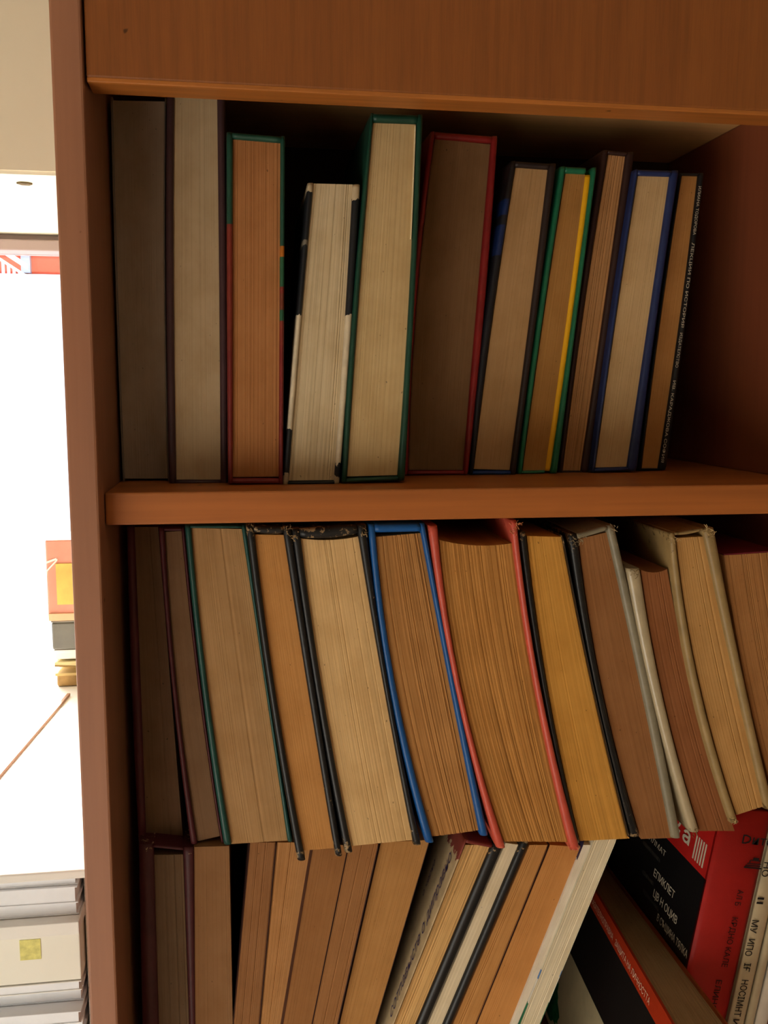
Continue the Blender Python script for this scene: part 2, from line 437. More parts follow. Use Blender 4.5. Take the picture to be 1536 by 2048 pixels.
def pages(name, P, top, bot, Y, depth, mat, parent, base, seed, dip=0.0, s0=0.0, s1=1.0, jit=.00004, groove=0.06, hollow=0.0, rows=12, fan=0.0, bow=0.0):
    rnd = random.Random(seed)
    yl, yr = top; bl, br = bot
    wmm = abs(at(P(2, yl), yl, Y)[0] - at(P(1, yl), yl, Y)[0]) * 1000 * (s1 - s0)
    nc = int(max(6, min(70, wmm * 1.6)))
    off = []
    for c in range(nc + 1):
        v = rnd.gauss(0, jit)
        if rnd.random() < groove: v += rnd.uniform(.0002, .0005)
        off.append(max(v, -.0006))
    V, Fc, UV = [], [], []
    hmm = abs(at(500, yl, Y)[2] - at(500, bl, Y)[2]) * 1000
    for r in range(rows + 1):
        t = r / rows
        for c in range(nc + 1):
            q = c / nc; s = s0 + (s1 - s0) * q
            yt = yl + (yr - yl) * s + dip * 4 * s * (1 - s)
            yb = bl + (br - bl) * s + bow * 4 * s * (1 - s)
            y = yt + (yb - yt) * t
            x1, x2 = P(1, y), P(2, y)
            ss = s
            if fan: ss = s + fan * math.sin(math.pi * s) * t * t
            p = at(x1 + (x2 - x1) * ss, y, Y)
            V.append(np.array([p[0], Y + off[c] + hollow * 4 * s * (1 - s), p[2]])); UV.append((q * wmm, t * hmm))
    W = nc + 1
    for r in range(rows):
        for c in range(nc):
            a = r * W + c; Fc.append((a, a + 1, a + W + 1, a + W))
    loop = [c for c in range(nc)] + [r * W + nc for r in range(rows)] + [rows * W + c for c in range(nc, 0, -1)] + [r * W for r in range(rows, 0, -1)]
    n0 = len(V)
    for i in loop:
        V.append(np.array([V[i][0], Y + depth, V[i][2]])); UV.append((UV[i][0], UV[i][1] + 60))
    L = len(loop)
    for i in range(L):
        j = (i + 1) % L
        Fc.append((loop[j], loop[i], n0 + i, n0 + j))
    Fc.append(tuple(n0 + i for i in range(L)))
    return mesh_obj(name, V, Fc, mat, parent, UV, base)

_seed = [100]
def book(label, rows, Y, cov, page, top, bot, ctop=None, cbot=None, depth=0.145, recess=0.0035, head=None, foot=None,
         left=True, right=True, dip=0.0, name='book', group=None, deg=None, contrast=0.25, freq=1.6, groove=0.06,
         cov2=None, thin=False, hdip=0.0, fan=0.0, bow=0.0, hollow=0.0, spine=True, jit=.00004):
    """fore-edge-out book; rows = (y, outer-left, page-left, page-right, outer-right) in picture pixels,
    top / bot = page-block corners (left y, right y); ctop / cbot = board ends (left y, right y)"""
    _seed[0] += 1
    P = Prof(rows, deg)
    ctop = ctop or (top[0] - 12, top[1] - 12); cbot = cbot or (bot[0] + 8, bot[1] + 8)
    b = at((P(0, cbot[0]) + P(3, cbot[1])) / 2, max(cbot), Y); base = (b[0], Y + depth / 2, b[2])
    e = empty(name, base); tag(e, label, 'book', group)
    m = cov; m2 = cov2 or cov
    if left: board('cover_board', lambda y: P(0, y), lambda y: P(1, y), ctop[0], cbot[0], Y, depth, m, e, base)
    if right: board('cover_board', lambda y: P(2, y), lambda y: P(3, y), ctop[1], cbot[1], Y, depth, m2, e, base)
    if head: band('head_band', P, ctop[0], ctop[1], head[0], Y, depth, head[1], e, base, True, hdip)
    if foot: band('foot_band', P, cbot[0], cbot[1], foot[0], Y, depth, foot[1], e, base, False)
    if spine:
        V = []
        for y, k in ((ctop[0] + 2, 0), (ctop[1] + 2, 3), (cbot[1] - 2, 3), (cbot[0] - 2, 0)):
            kk = {0: 1, 3: 2}[k]
            p = at(P(kk, y), y, Y); V.append(p)
        pts = [np.array([p[0], Y + depth - .0025, p[2]]) for p in V] + [np.array([p[0], Y + depth + .001, p[2]]) for p in V]
        mesh_obj('spine', pts, [(0, 1, 2, 3), (4, 5, 6, 7), (0, 1, 5, 4), (1, 2, 6, 5), (2, 3, 7, 6), (3, 0, 4, 7)], m, e, [(0, 0), (1, 0), (1, 1), (0, 1)] * 2, base)
    pages('page_block', P, top, bot, Y + recess, depth - recess - .004, page_mat(page, contrast, freq), e, base, _seed[0], dip, groove=groove, fan=fan, bow=bow, hollow=hollow, jit=jit)
    return e, base, P

# ---- upper shelf, left to right
GU = 'books standing on the upper shelf'
grey_cov = cover_mat((140, 126, 114)); plum = cover_mat((74, 48, 50)); green = cover_mat((34, 78, 62), 0.45)
book('wide grey-brown book at the left end of the upper shelf', [(195, 220, 225, 329, 332), (600, 231, 236, 328, 331), (965, 245, 249, 335.5, 339)], .088,
     grey_cov, (168, 148, 126), (201, 203), (957, 957), (193, 195), (967, 967), recess=.002, contrast=.06, group=GU, groove=0)
book('tall cream-paged book with plum covers, second on upper shelf', [(190, 333, 348, 434, 449), (600, 332, 347, 438.5, 453.5), (968, 338, 352.5, 441, 455)], .071,
     plum, (196, 172, 136), (188, 188), (959, 959), (186, 186), (969, 969), foot=(9, plum), contrast=.12, group=GU, groove=.03)
g_r = cover_mat((34, 78, 62), 0.45, stops=[(0, (34, 78, 62)), (.26, (128, 48, 36)), (.62, (120, 38, 34))])
g_r2 = cover_mat((34, 78, 62), 0.45, stops=[(0, (34, 78, 62)), (.315, (190, 110, 30)), (.345, (40, 92, 64)), (.43, (130, 48, 36)), (.45, (120, 60, 40)), (.50, (40, 92, 64)), (.53, (130, 50, 38)), (.6, (124, 40, 36))])
red3 = cover_mat((124, 40, 36), 0.45)
book('thick tan-paged book with green and red covers on upper shelf', [(265, 453, 465.5, 561, 570.6), (600, 453.5, 465.5, 559.5, 568.7), (967, 456, 465.6, 557.5, 566)], .055,
     g_r, (172, 112, 62), (279, 284), (954, 953), (263, 271), (968, 968), head=(13, green), foot=(11, red3), cov2=g_r2, contrast=.05, group=GU, groove=0, jit=.0001)
blk_w = cover_mat((26, 28, 32), 0.5, stops=[(0, (205, 185, 150)), (.03, (26, 28, 32)), (.19, (120, 110, 95)), (.205, (26, 28, 32)), (.435, (214, 198, 168)), (.82, (26, 28, 32)), (.965, (180, 160, 130))], jag=.05)
blk_w2 = cover_mat((26, 28, 32), 0.5, stops=[(0, (205, 185, 150)), (.045, (26, 28, 32)), (.435, (214, 198, 168)), (.93, (26, 28, 32)), (.965, (190, 172, 140))], jag=.05)
blk = cover_mat((24, 24, 26), 0.5)
book('short cream-paged book with black covers torn to white on upper shelf', [(368, 615, 627, 706, 721), (600, 596, 606, 693, 707), (968, 565, 577, 668, 679)], .056,
     blk_w, (206, 186, 150), (367, 369), (961, 960), (365, 368), (970, 969), foot=(7, blk), cov2=blk_w2, contrast=.30, freq=.7, group=GU, depth=.13, groove=.16)
dgreen = cover_mat((24, 66, 50), 0.4)
e5, b5, P5 = book('tall dark green book with cream pages, fifth on upper shelf', [(226, 742, 748, 835, 847), (600, 707, 718, 819, 830), (963, 684, 694, 795, 810)], .055,
     dgreen, (200, 172, 124), (246, 249), (953, 950), (225, 228), (966, 962), head=(17, dgreen), foot=(9, dgreen), contrast=.13, group=GU, depth=.15, groove=.05)
board('endpaper', lambda y: P5(2, y) - 4.5, lambda y: P5(2, y) - 1.5, 249, 478, .0565, .12, cover_mat((224, 204, 160), 0.7, mottle=.05), e5, b5, label='pale endpaper edge')
red = cover_mat((140, 34, 34), 0.35)
book('wide red book with brown pages in the middle of upper shelf', [(265, 862, 871, 985, 997), (600, 822, 834, 956, 972), (950, 806, 817, 926.7, 937)], .108,
     red, (132, 98, 64), (278, 289), (940, 940), (262, 271), (950, 949.5), head=(14, red), foot=(8, red), contrast=.14, group=GU, depth=.15, groove=.03)
blk_b = cover_mat((28, 28, 34), 0.45, stops=[(0, (34, 28, 28)), (.12, (24, 44, 92)), (.17, (28, 28, 34)), (.2, (24, 44, 92)), (.3, (28, 28, 34))])
blue_f = cover_mat((26, 52, 108), 0.45)
brn_blk = cover_mat((44, 32, 30), 0.5)
e7, b7, P7 = book('black book with a blue foot edge, right of the red book', [(330, 1022, 1032, 1099, 1114), (600, 976, 991, 1066, 1079), (945, 941, 947, 1021, 1033)], .107,
     blk_b, (186, 146, 98), (336, 338), (938, 940), (321, 326), (950, 950), head=(12, brn_blk), foot=(8, blue_f), cov2=brn_blk, contrast=.14, group=GU, depth=.14, groove=.05)
lgreen = cover_mat((30, 110, 76), 0.4)
e8, b8, P8 = book('thin green book with a yellow endpaper stripe on upper shelf', [(335, 1121.5, 1133, 1172, 1195), (600, 1081, 1092.5, 1138, 1160), (945, 1036, 1045, 1089, 1116)], .111,
     lgreen, (176, 122, 60), (347, 349), (942, 942), (332, 334), (948, 947), head=(13, lgreen), foot=(6, lgreen), right=False, contrast=.10, group=GU, depth=.14, groove=.02)
board('endpaper', lambda y: P8(2, y), lambda y: P8(2, y) + (14 if y < 500 else 13), 349, 942, .1135, .13, cover_mat((238, 176, 14), 0.6, mottle=.05), e8, b8, label='yellow endpaper')
board('cover_board', lambda y: P8(2, y) + 13.5, lambda y: P8(3, y), 334, 947, .111, .14, lgreen, e8, b8)
dbrown = cover_mat((52, 30, 26), 0.5)
book('tall thin dark brown book with ridged tan pages on upper shelf', [(302, 1207, 1218, 1255, 1271), (600, 1160, 1171, 1213, 1229), (945, 1118, 1125, 1163, 1179)], .120,
     dbrown, (186, 134, 82), (308, 312), (941, 941), (299, 303), (947, 947), head=(8, dbrown), foot=(5, dbrown), contrast=.34, freq=.9, group=GU, depth=.135, groove=.2)
navy = cover_mat((38, 52, 98), 0.42)
book('navy blue book with pale pages near the right end of upper shelf', [(340, 1271, 1278, 1344, 1360), (600, 1230.5, 1238, 1306, 1321), (943, 1184, 1190, 1255, 1275)], .113,
     navy, (208, 176, 128), (351, 353), (935, 933), (338, 340), (945, 942), head=(12, navy), foot=(8, navy), contrast=.09, group=GU, depth=.14, groove=.03)
e11, b11, P11 = book('thin black book at the right end of upper shelf with white edge print', [(347, 1361, 1364.6, 1399, 1410), (600, 1323, 1327, 1368, 1379), (940, 1277, 1283, 1318, 1334)], .125,
     blk, (186, 128, 66), (352, 353), (938, 938), (345, 345), (940, 940), head=(5, blk), foot=(3, blk), contrast=.08, group=GU, depth=.135, groove=.02)
M_wtext = plain_mat('white_print', (208, 196, 172), 0.7); M_ktext = plain_mat('black_print', (24, 20, 18), 0.7)
for body, ya, yb in (('ИЛИАНА ТОДОРОВА', 372, 470), ('ЛЕКЦИИ ПО ИСТОРИЯ', 485, 655), ('ИЗДАТЕЛСТВО', 665, 735), ('ИВ. КАРАДЖОВА СОФИЯ', 760, 925)):
    p0 = at(P11(2, ya) + 4, ya, .1247); p1 = at(P11(2, yb) + 4, yb, .1247)
    u = (p1 - p0); Lw = np.linalg.norm(u); u = u / Lw
    v = np.cross([0, -1, 0], u)
    text_mesh('edge_print', body, p0 - v * .0012, u, v, .0030, M_wtext, e11, b11, width=Lw)

# ---- middle row (stands on the books below)
GM = 'leaning books of the middle row'; MB = {}
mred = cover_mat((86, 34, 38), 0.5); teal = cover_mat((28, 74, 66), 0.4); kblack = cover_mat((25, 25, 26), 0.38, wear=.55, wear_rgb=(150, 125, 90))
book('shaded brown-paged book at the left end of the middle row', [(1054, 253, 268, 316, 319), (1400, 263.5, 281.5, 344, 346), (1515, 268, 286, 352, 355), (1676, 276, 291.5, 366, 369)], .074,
     mred, (122, 94, 70), (1054, 1054), (1680, 1672), (1052, 1052), (1686, 1680), contrast=.18, group=GM, right=False)  # page colour darkened to deepen the shade of the left side panel
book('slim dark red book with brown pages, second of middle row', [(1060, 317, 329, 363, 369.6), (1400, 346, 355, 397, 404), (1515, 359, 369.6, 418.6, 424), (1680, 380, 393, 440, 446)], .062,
     mred, (132, 100, 72), (1064, 1062), (1683, 1672), (1056, 1056), (1690, 1687), head=(7, mred), contrast=.14, group=GM, depth=.14)  # side panel's shade partly put into the darker page colour
book('teal-green book with wide brown pages in the middle row', [(1054, 369.6, 382, 483, 493), (1400, 404, 415.5, 530, 537), (1515, 424, 438, 555.5, 562), (1686, 446, 461, 574, 584.5)], .046,
     teal, (176, 134, 86), (1056, 1058), (1688, 1681), (1051, 1051), (1691, 1685), head=(6, teal), contrast=.24, group=GM, freq=1.0)
MB['slim'] = book('narrow black book with smooth orange-tan pages in the middle row', [(1060, 493, 509, 566, 583), (1400, 537, 551.5, 617, 632), (1515, 562, 575, 640, 654.5), (1700, 590, 606, 668, 682)], .026,
     kblack, (188, 128, 66), (1069, 1070), (1701, 1696), (1052, 1054), (1723, 1714), head=(13, kblack), hdip=3, contrast=.06, group=GM, groove=0)
MB['black'] = book('thick black book with cream pages in the middle row', [(1067, 583, 601, 716.5, 735), (1400, 632, 647, 768.7, 778), (1515, 654.5, 669.5, 798.4, 811), (1690, 686, 702, 826, 841)], .027,
     kblack, (214, 176, 122), (1077, 1073), (1692, 1680), (1058, 1050), (1707, 1692), head=(18, kblack), hdip=5, dip=5, contrast=.26, group=GM, groove=.14, freq=.8)
blue = cover_mat((20, 84, 150), 0.35, mottle=.15)
book('bright blue book with coarse brown pages in the middle row', [(1064, 738, 752, 843, 854), (1400, 779, 793.6, 899, 912), (1515, 811, 827, 938, 950), (1672, 846, 863, 958, 975)], .028,
     blue, (178, 122, 64), (1074, 1066), (1673, 1660), (1049, 1047), (1687, 1673), head=(17, blue), contrast=.42, group=GM, groove=.25, freq=.8, jit=.0002, fan=.05)
coral = cover_mat((196, 82, 64), 0.32, wear=.35, wear_rgb=(220, 120, 90), mottle=.12)
MB['coral'] = book('thick coral-red book with wavy brown pages in the middle row', [(1081, 862, 879, 1026, 1039), (1400, 911, 922.5, 1072, 1086), (1515, 951, 963, 1101, 1114), (1690, 990, 1008, 1138, 1158)], .026,
     coral, (184, 124, 58), (1080, 1086), (1683, 1684), (1052, 1041), (1698, 1702), dip=8, contrast=.38, group=GM, groove=.22, freq=.7, jit=.00016, fan=.07)
book('black-backed book with golden yellow pages in the middle row', [(1074, 1039, 1054, 1125.6, 1127), (1400, 1087, 1099, 1193, 1194.5), (1515, 1113, 1123.5, 1218, 1219.5), (1680, 1149, 1159, 1260, 1261.5)], .030,
     kblack, (206, 142, 58), (1072, 1074), (1682, 1677), (1064, 1072), (1688, 1677), contrast=.26, group=GM, freq=1.0, groove=.1)
greyg = cover_mat((138, 130, 108), 0.38, wear=.3, wear_rgb=(90, 84, 70))
MB['grey'] = book('brown-paged book with a black and a grey cover in the middle row', [(1085, 1139, 1158, 1221, 1238), (1400, 1194, 1209, 1288, 1305), (1515, 1219, 1237, 1314.6, 1335), (1675, 1261, 1281, 1344, 1362)], .032,
     kblack, (150, 98, 54), (1078, 1064), (1678, 1676), (1068, 1051), (1675, 1678), head=(11, greyg), cov2=greyg, contrast=.18, group=GM, groove=.04)
silver = cover_mat((176, 160, 128), 0.25, mottle=.15, spec=.6, wear=.25, wear_rgb=(90, 70, 45))
MB['beige'] = book('shorter book with a glossy beige cover and brown pages in middle row', [(1142, 1256, 1282, 1335, 1337), (1400, 1309, 1331, 1389, 1391), (1515, 1336, 1354, 1422, 1424), (1662, 1380, 1401, 1469, 1471)], .030,
     silver, (142, 86, 46), (1140, 1138), (1662, 1662), (1138, 1138), (1666, 1662), right=False, dip=6, contrast=.10, group=GM, groove=.03)
khaki = cover_mat((158, 132, 86), 0.45, wear=.5, wear_rgb=(96, 76, 46))
MB['khaki'] = book('worn khaki book with tan pages near the right end of middle row', [(1070, 1340, 1352, 1410, 1433), (1400, 1389, 1407, 1478, 1496), (1515, 1423, 1437, 1512, 1529), (1630, 1456, 1473, 1532, 1551)], .028,
     khaki, (192, 142, 80), (1076, 1073), (1630, 1612), (1066, 1056), (1648, 1620), head=(5, khaki), hdip=3, contrast=.16, group=GM, groove=.08)
e, b, P12 = book('book with brown pages and crimson top edge, rightmost of middle row', [(1108, 1441, 1448, 1556, 1562), (1400, 1492, 1498, 1606, 1612), (1515, 1520, 1527, 1636, 1642), (1640, 1552, 1560, 1668, 1674)], .031,
     cover_mat((70, 16, 24), .5), (166, 112, 60), (1111, 1104), (1640, 1630), (1111, 1104), (1645, 1636), left=False, right=False, contrast=.26, group=GM, groove=.12)
# crimson-stained head of that page block
V = [at(P12(1, 1111), 1110, .0345), at(P12(2, 1104), 1103, .0345)]
frame_box('stained_edge', V[0] + np.array([0, 0, -.0002]), V[1] - V[0], (0, .136, 0), (0, 0, .0009), cover_mat((104, 18, 34), .6), e, b)

# frayed threads at worn corners
def fray(parent, base, px, py, Y, rgb, r=.004, n=9, seed=1):
    rnd_ = random.Random(seed); c = at(px, py, Y); V, Fc = [], []
    for k in range(n):
        p = c + np.array([rnd_.uniform(-r, r) * .5, rnd_.uniform(-.002, .001), rnd_.uniform(-r, r) * .5])
        d = np.array([rnd_.gauss(0, 1), rnd_.gauss(0, .4), rnd_.gauss(0, 1)]); d /= np.linalg.norm(d)
        wv = np.cross(d, [0, 1, 0]); wv = wv / (np.linalg.norm(wv) + 1e-6) * .00022
        ln = rnd_.uniform(.4, 1.0) * r
        for j in range(4):
            q = p + d * ln * j / 3
            d = d + np.array([rnd_.gauss(0, .35), rnd_.gauss(0, .2), rnd_.gauss(0, .35)]); d /= np.linalg.norm(d)
            for sgn in ((-1, 0), (1, 0), (0, 1)):
                V.append(q + wv * sgn[0] + np.array([0, -.0003, 0]) * sgn[1])
        b0 = len(V) - 12
        for j in range(3):
            for a, c2 in ((0, 1), (1, 2), (2, 0)):
                Fc.append((b0 + j * 3 + a, b0 + j * 3 + c2, b0 + j * 3 + 3 + c2, b0 + j * 3 + 3 + a))
    mesh_obj('frayed_thread', V, Fc, plain_mat('thread', rgb, .8), parent, None, base)
for bk, pts, rgb in ((MB['coral'], ((1030, 1050), (1026, 1062), (1150, 1694)), (226, 150, 104)), (MB['khaki'], ((1346, 1078), (1424, 1068), (1415, 1060), (1468, 1640)), (196, 170, 120)),
                     (MB['grey'], ((1152, 1084), (1160, 1076), (1228, 1056)), (150, 134, 104)), (MB['black'], ((590, 1070), (728, 1064)), (176, 150, 108)), (MB['slim'], ((500, 1058), (574, 1062)), (160, 136, 98)),
                     (MB['beige'], ((1272, 1144), (1392, 1664)), (120, 98, 66))):
    for q, (px_, py_) in enumerate(pts):
        fray(bk[0], bk[1], px_, py_, .027, rgb, seed=q + int(px_))

# ---- bottom row
GB = 'books of the bottom row'
def zrow(x, Y, z=ZL):
    lo, hi = 1600.0, 3200.0
    for _ in range(50):
        mid = (lo + hi) / 2
        if at(x, mid, Y)[2] > z: lo = mid
        else: hi = mid
    return lo
def low(label, top_y, tx, bx, Y, cov, page, thin=False, left=True, right=True, depth=.14, ct=None, **kw):
    """bottom-row book: tx, bx = four outline x at y=top_y (mean) and at y=2048"""
    ty = top_y if isinstance(top_y, tuple) else (top_y, top_y)
    rows = [((ty[0] + ty[1]) / 2,) + tuple(tx), (2048,) + tuple(bx)]
    P = Prof(rows)
    yb = zrow((P(0, 2350) + P(3, 2350)) / 2, Y) - 2
    c = ct or ty
    return book(label, rows, Y, cov, page, ty, (yb - 6, yb - 6), c, (yb, yb), depth=depth, left=left, right=right, group=GB, **kw)
paper_tan = cover_mat((150, 100, 56), .6); dark_pb = cover_mat((70, 36, 26), .6)
low('dark red book with grey pages at the left end of bottom row', (1710, 1709), (277, 307, 366, 388), (284, 317, 378, 392), .060, cover_mat((80, 34, 38), .5, wear=.3), (122, 98, 74), ct=(1690, 1696), head=(7, mred), contrast=.2, groove=.12)  # pages coloured darker to add to the shade at the left end
low('plain brown-paged book, second from the left of bottom row', (1694, 1692), (388, 389, 458, 459), (390, 391, 465, 466), .060, paper_tan, (150, 106, 66), contrast=.05, groove=0, recess=.0005)
low('leaning brown paperback just right of the dark gap in bottom row', (1685, 1685), (499.5, 500.5, 551, 553), (466.5, 467.5, 518, 520), .052, dark_pb, (148, 98, 56), contrast=.18, recess=.0005)
low('leaning paperback with ridged pale right edge in bottom row', (1685, 1685), (554, 555, 624, 625.5), (520.5, 521.5, 563, 565), .052, paper_tan, (180, 124, 70), contrast=.24, recess=.0005, groove=.12)
low('leaning paperback with smooth orange-brown pages in bottom row', (1690, 1690), (626, 627, 696, 697), (565.5, 566.5, 623, 624), .042, dark_pb, (150, 98, 52), contrast=.05, groove=0, recess=.0005)
low('leaning brown paperback under the thick black book in bottom row', (1688, 1688), (698, 699, 756, 759), (624.5, 625.5, 674, 677), .042, dark_pb, (156, 104, 58), contrast=.12, recess=.0005)
low('wide leaning paperback with clean tan pages in bottom row', (1685, 1680), (761, 762.5, 858, 860), (678, 679.5, 750, 752), .046, dark_pb, (178, 124, 66), contrast=.04, groove=0, recess=.0005)
# book with cursive lettering on its visible cover
cream_cov = cover_mat((196, 170, 130), .6, stops=[(0, (132, 60, 48)), (.05, (196, 170, 130))], jag=.10, mottle=.3)
e9, b9, P9 = low('leaning book with cursive lettering on its cream cover in bottom row', (1690, 1690), (926, 931, 985, 1009), (785.5, 789, 835, 855), .036, cream_cov, (214, 166, 102), ct=(1680, 1690), cov2=kblack, head=(8, cover_mat((120, 44, 36))), contrast=.42, freq=.28, groove=.12)
low('leaning white-paged book with a black cover in bottom row', (1686, 1690), (1009, 1010, 1042, 1058), (855, 856, 889, 905), .036, kblack, (224, 206, 174), ct=(1684, 1680), contrast=.2, groove=.08, left=False)
low('narrow tan paperback right of the black cover in bottom row', (1690, 1690), (1058.5, 1059, 1096, 1097), (905.5, 906, 951, 952), .038, paper_tan, (190, 130, 68), contrast=.16, recess=.0005, depth=.13)
low('wide leaning paperback with smooth golden-tan pages in bottom row', (1690, 1694), (1099, 1099.5, 1163, 1164.5), (953.5, 954, 1020, 1022), .038, dark_pb, (196, 130, 66), contrast=.04, groove=0, recess=.0005, depth=.13)
wht = cover_mat((226, 214, 196), .5, stops=[(0, (56, 48, 74)), (.05, (226, 214, 196))], jag=.05)
low('thin white booklet leaning beside golden-tan pages in bottom row', (1690, 1690), (1166, 1167, 1187, 1188), (1022.5, 1023.5, 1035, 1036), .036, wht, (226, 214, 194), contrast=.06, groove=0, recess=-.0003, depth=.13, ct=(1682, 1684))
e13, b13, P13 = low('leaning white paper-bound book with grey-striped pages in bottom row', (1676, 1676), (1189, 1190, 1234, 1235), (1040, 1041, 1080, 1081), .034,
                    cover_mat((190, 190, 160), .5, stops=[(0, (214, 206, 180)), (.36, (70, 120, 180)), (.385, (220, 214, 200)), (.45, (36, 108, 74)), (.56, (180, 180, 140))], jag=.03),
                    (222, 208, 178), contrast=.3, freq=.4, groove=.1, recess=.0005, depth=.11)
# cursive lettering on the cream cover
M_ink = plain_mat('ink_print', (58, 46, 84), .7)
A0, A1 = at(P9(0, 1690), 1690, .036), at(P9(0, 2048), 2048, .036)
nn = np.cross(A1 - A0, [0, 1, 0]); nn /= np.linalg.norm(nn)
if nn[0] > 0: nn = -nn
A0 = A0 + nn * .0004
def cover_text(body, pa, pb, size, ink, shear=.5):
    p0, p1 = on_plane(*pa, A0, nn), on_plane(*pb, A0, nn)
    u = p1 - p0; L = np.linalg.norm(u); u /= L
    v = np.cross(nn, u)
    text_mesh('cover_lettering', body, p0, u, v, size, ink, e9, b9, shear=shear, width=L)
cover_text('сотпавысте о диправно', (781, 2040), (905, 1712), .012, M_ink)
cover_text('о черно', (846, 1795), (872, 1722), .006, M_ink)

# ---- spine-out and sideways books at the right of the bottom row
H0, H1 = at(1435, 1664, .05), at(1374, 1941, .05)
up = (H0 - H1) / np.linalg.norm(H0 - H1)
rt = np.array([up[2], 0, -up[0]])
def up_to(pt, z): return pt + up * ((z - pt[2]) / up[2])
RW, RD = 0.0398, 0.145
bot_h = up_to(H0, ZL + .0065)
top_h = up_to(H0, 1.399)
hgt = np.linalg.norm(top_h - bot_h)
base = (bot_h[0], .05, ZL)
er = empty('book', base); tag(er, 'red-spined book with black back cover and barcode in bottom row', 'book', GB)
red_sp = cover_mat((178, 32, 28), .5, mottle=.12)
ydir = np.array([0, 1.0, 0])
blkred = cover_mat((22, 20, 20), .4, stops=[(0, (22, 20, 20)), (1 - (1.399 - 1.3405) / (1.399 - ZL), (186, 34, 30))], mottle=.1)
# rounded spine
V, Fc, UV = [], [], []
for k in range(2):
    for i in range(13):
        s = i / 12
        bul = .0032 * math.sin(math.pi * s) ** .6
        V.append(bot_h + up * hgt * k + rt * RW * s - ydir * (bul - .0002)); UV.append((s, 1 - k))
for k in range(2):
    for i in range(13):
        V.append(bot_h + up * hgt * k + rt * RW * (i / 12) + ydir * .003); UV.append((i / 12, 1 - k))
for i in range(12):
    Fc += [(i, i + 1, 14 + i, 13 + i), (26 + i, 27 + i, 40 + i, 39 + i), (i, i + 1, 27 + i, 26 + i), (13 + i, 14 + i, 40 + i, 39 + i)]
Fc += [(0, 13, 39, 26), (12, 25, 51, 38)]
mesh_obj('spine', V, Fc, red_sp, er, UV, base, smooth=True)
frame_box('cover_board', bot_h + ydir * .0005, rt * .002, ydir * RD, up * hgt, blkred, er, base)
frame_box('cover_board', bot_h + rt * (RW - .002) + ydir * .0005, rt * .002, ydir * RD, up * hgt, red_sp, er, base)
frame_box('page_block', bot_h + rt * .002 + ydir * .004 + up * .003, rt * (RW - .004), ydir * (RD - .008), up * (hgt - .006), page_mat((190, 150, 100)), er, base)
cn = -rt
Q0 = H0 + cn * .0003
def back_text(body, za, ya, yb, size, ink, bold=0.0):
    """lettering on the black cover: reads from the deep side towards the spine"""
    p = up_to(Q0, za); p = np.array([p[0], yb, p[2]])
    text_mesh('cover_lettering', body, p, -ydir, up, size, ink, er, base, width=yb - ya, bold=bold)
back_text('ФИЛМАТ', 1.3285, .112, .150, .0062, M_wtext)
back_text('ЕПИКЛЕТ', 1.307, .087, .124, .0085, M_wtext, .01)
back_text('ЦВ Н ОЦИВ', 1.2925, .076, .118, .0085, M_wtext, .01)
back_text('В СЪЩИНА ТЯЛКА', 1.2795, .053, .105, .0080, M_wtext, .01)
M_gtext = plain_mat('grey_print', (84, 80, 72), .7)
for i, (z, a, c) in enumerate(((1.3205, .118, .150), (1.2995, .12, .142), (1.2865, .105, .134), (1.2665, .056, .088))):
    back_text('ИЗДАНИЕ НА КНИГА', z, a, c, .0042, M_gtext)
back_text('А', 1.3825, .056, .062, .0105, M_wtext)
back_text('Л', 1.3825, .064, .070, .0105, M_wtext)
back_text('2', 1.356, .098, .108, .014, M_wtext, .02)
back_text('а', 1.353, .082, .094, .017, M_wtext, .02)
bc_n = 0
for i in range(5):
    yb_ = .0745 - i * .0036
    p = up_to(Q0, 1.3475)
    frame_box('barcode_bar', np.array([p[0], yb_ - .0018, p[2]]) + cn * .0001, cn * .00015, ydir * .0017, up * .0185, M_wtext, er, base)
# spine print
S0 = bot_h - ydir * .0034
def spine_text(body, px, py, size, vert, ink, width=None, shear=0.0, bold=0.0, own=None, ob=None, Yp=None):
    p = at(px, py, (.05 - .0034) if Yp is None else Yp)
    if vert: text_mesh('spine_lettering', body, p, -up, rt, size, ink, own or er, ob or base, width=width, shear=shear, bold=bold)
    else: text_mesh('spine_lettering', body, p, rt, up, size, ink, own or er, ob or base, width=width, shear=shear, bold=bold)
spine_text('Dите', 1481, 1686, .0098, False, M_ktext, .026, bold=.004)
spine_text('АЛ Б', 1476, 1779, .0065, True, M_ktext, .0125)
spine_text('КРДНО КАЛЕ', 1465, 1833, .0065, True, M_ktext, .040)
spine_text('ЕЛИНОР', 1433, 1958, .0065, True, M_ktext, .030)
# little boat drawing on the spine
p = at(1495, 1736, .0462)
for (a, c, d, h) in ((-.003, 0, .014, .0010), (-.002, .0018, .012, .0006), (-.001, .0033, .011, .0006), (.0005, .0042, .0006, .002), (.001, .0060, .008, .0006), (.003, .0066, .0045, .0018)):
    frame_box('printed_mark', p + rt * a + up * c - ydir * .0002, rt * d, ydir * .0003, up * h, M_ktext, er, base)

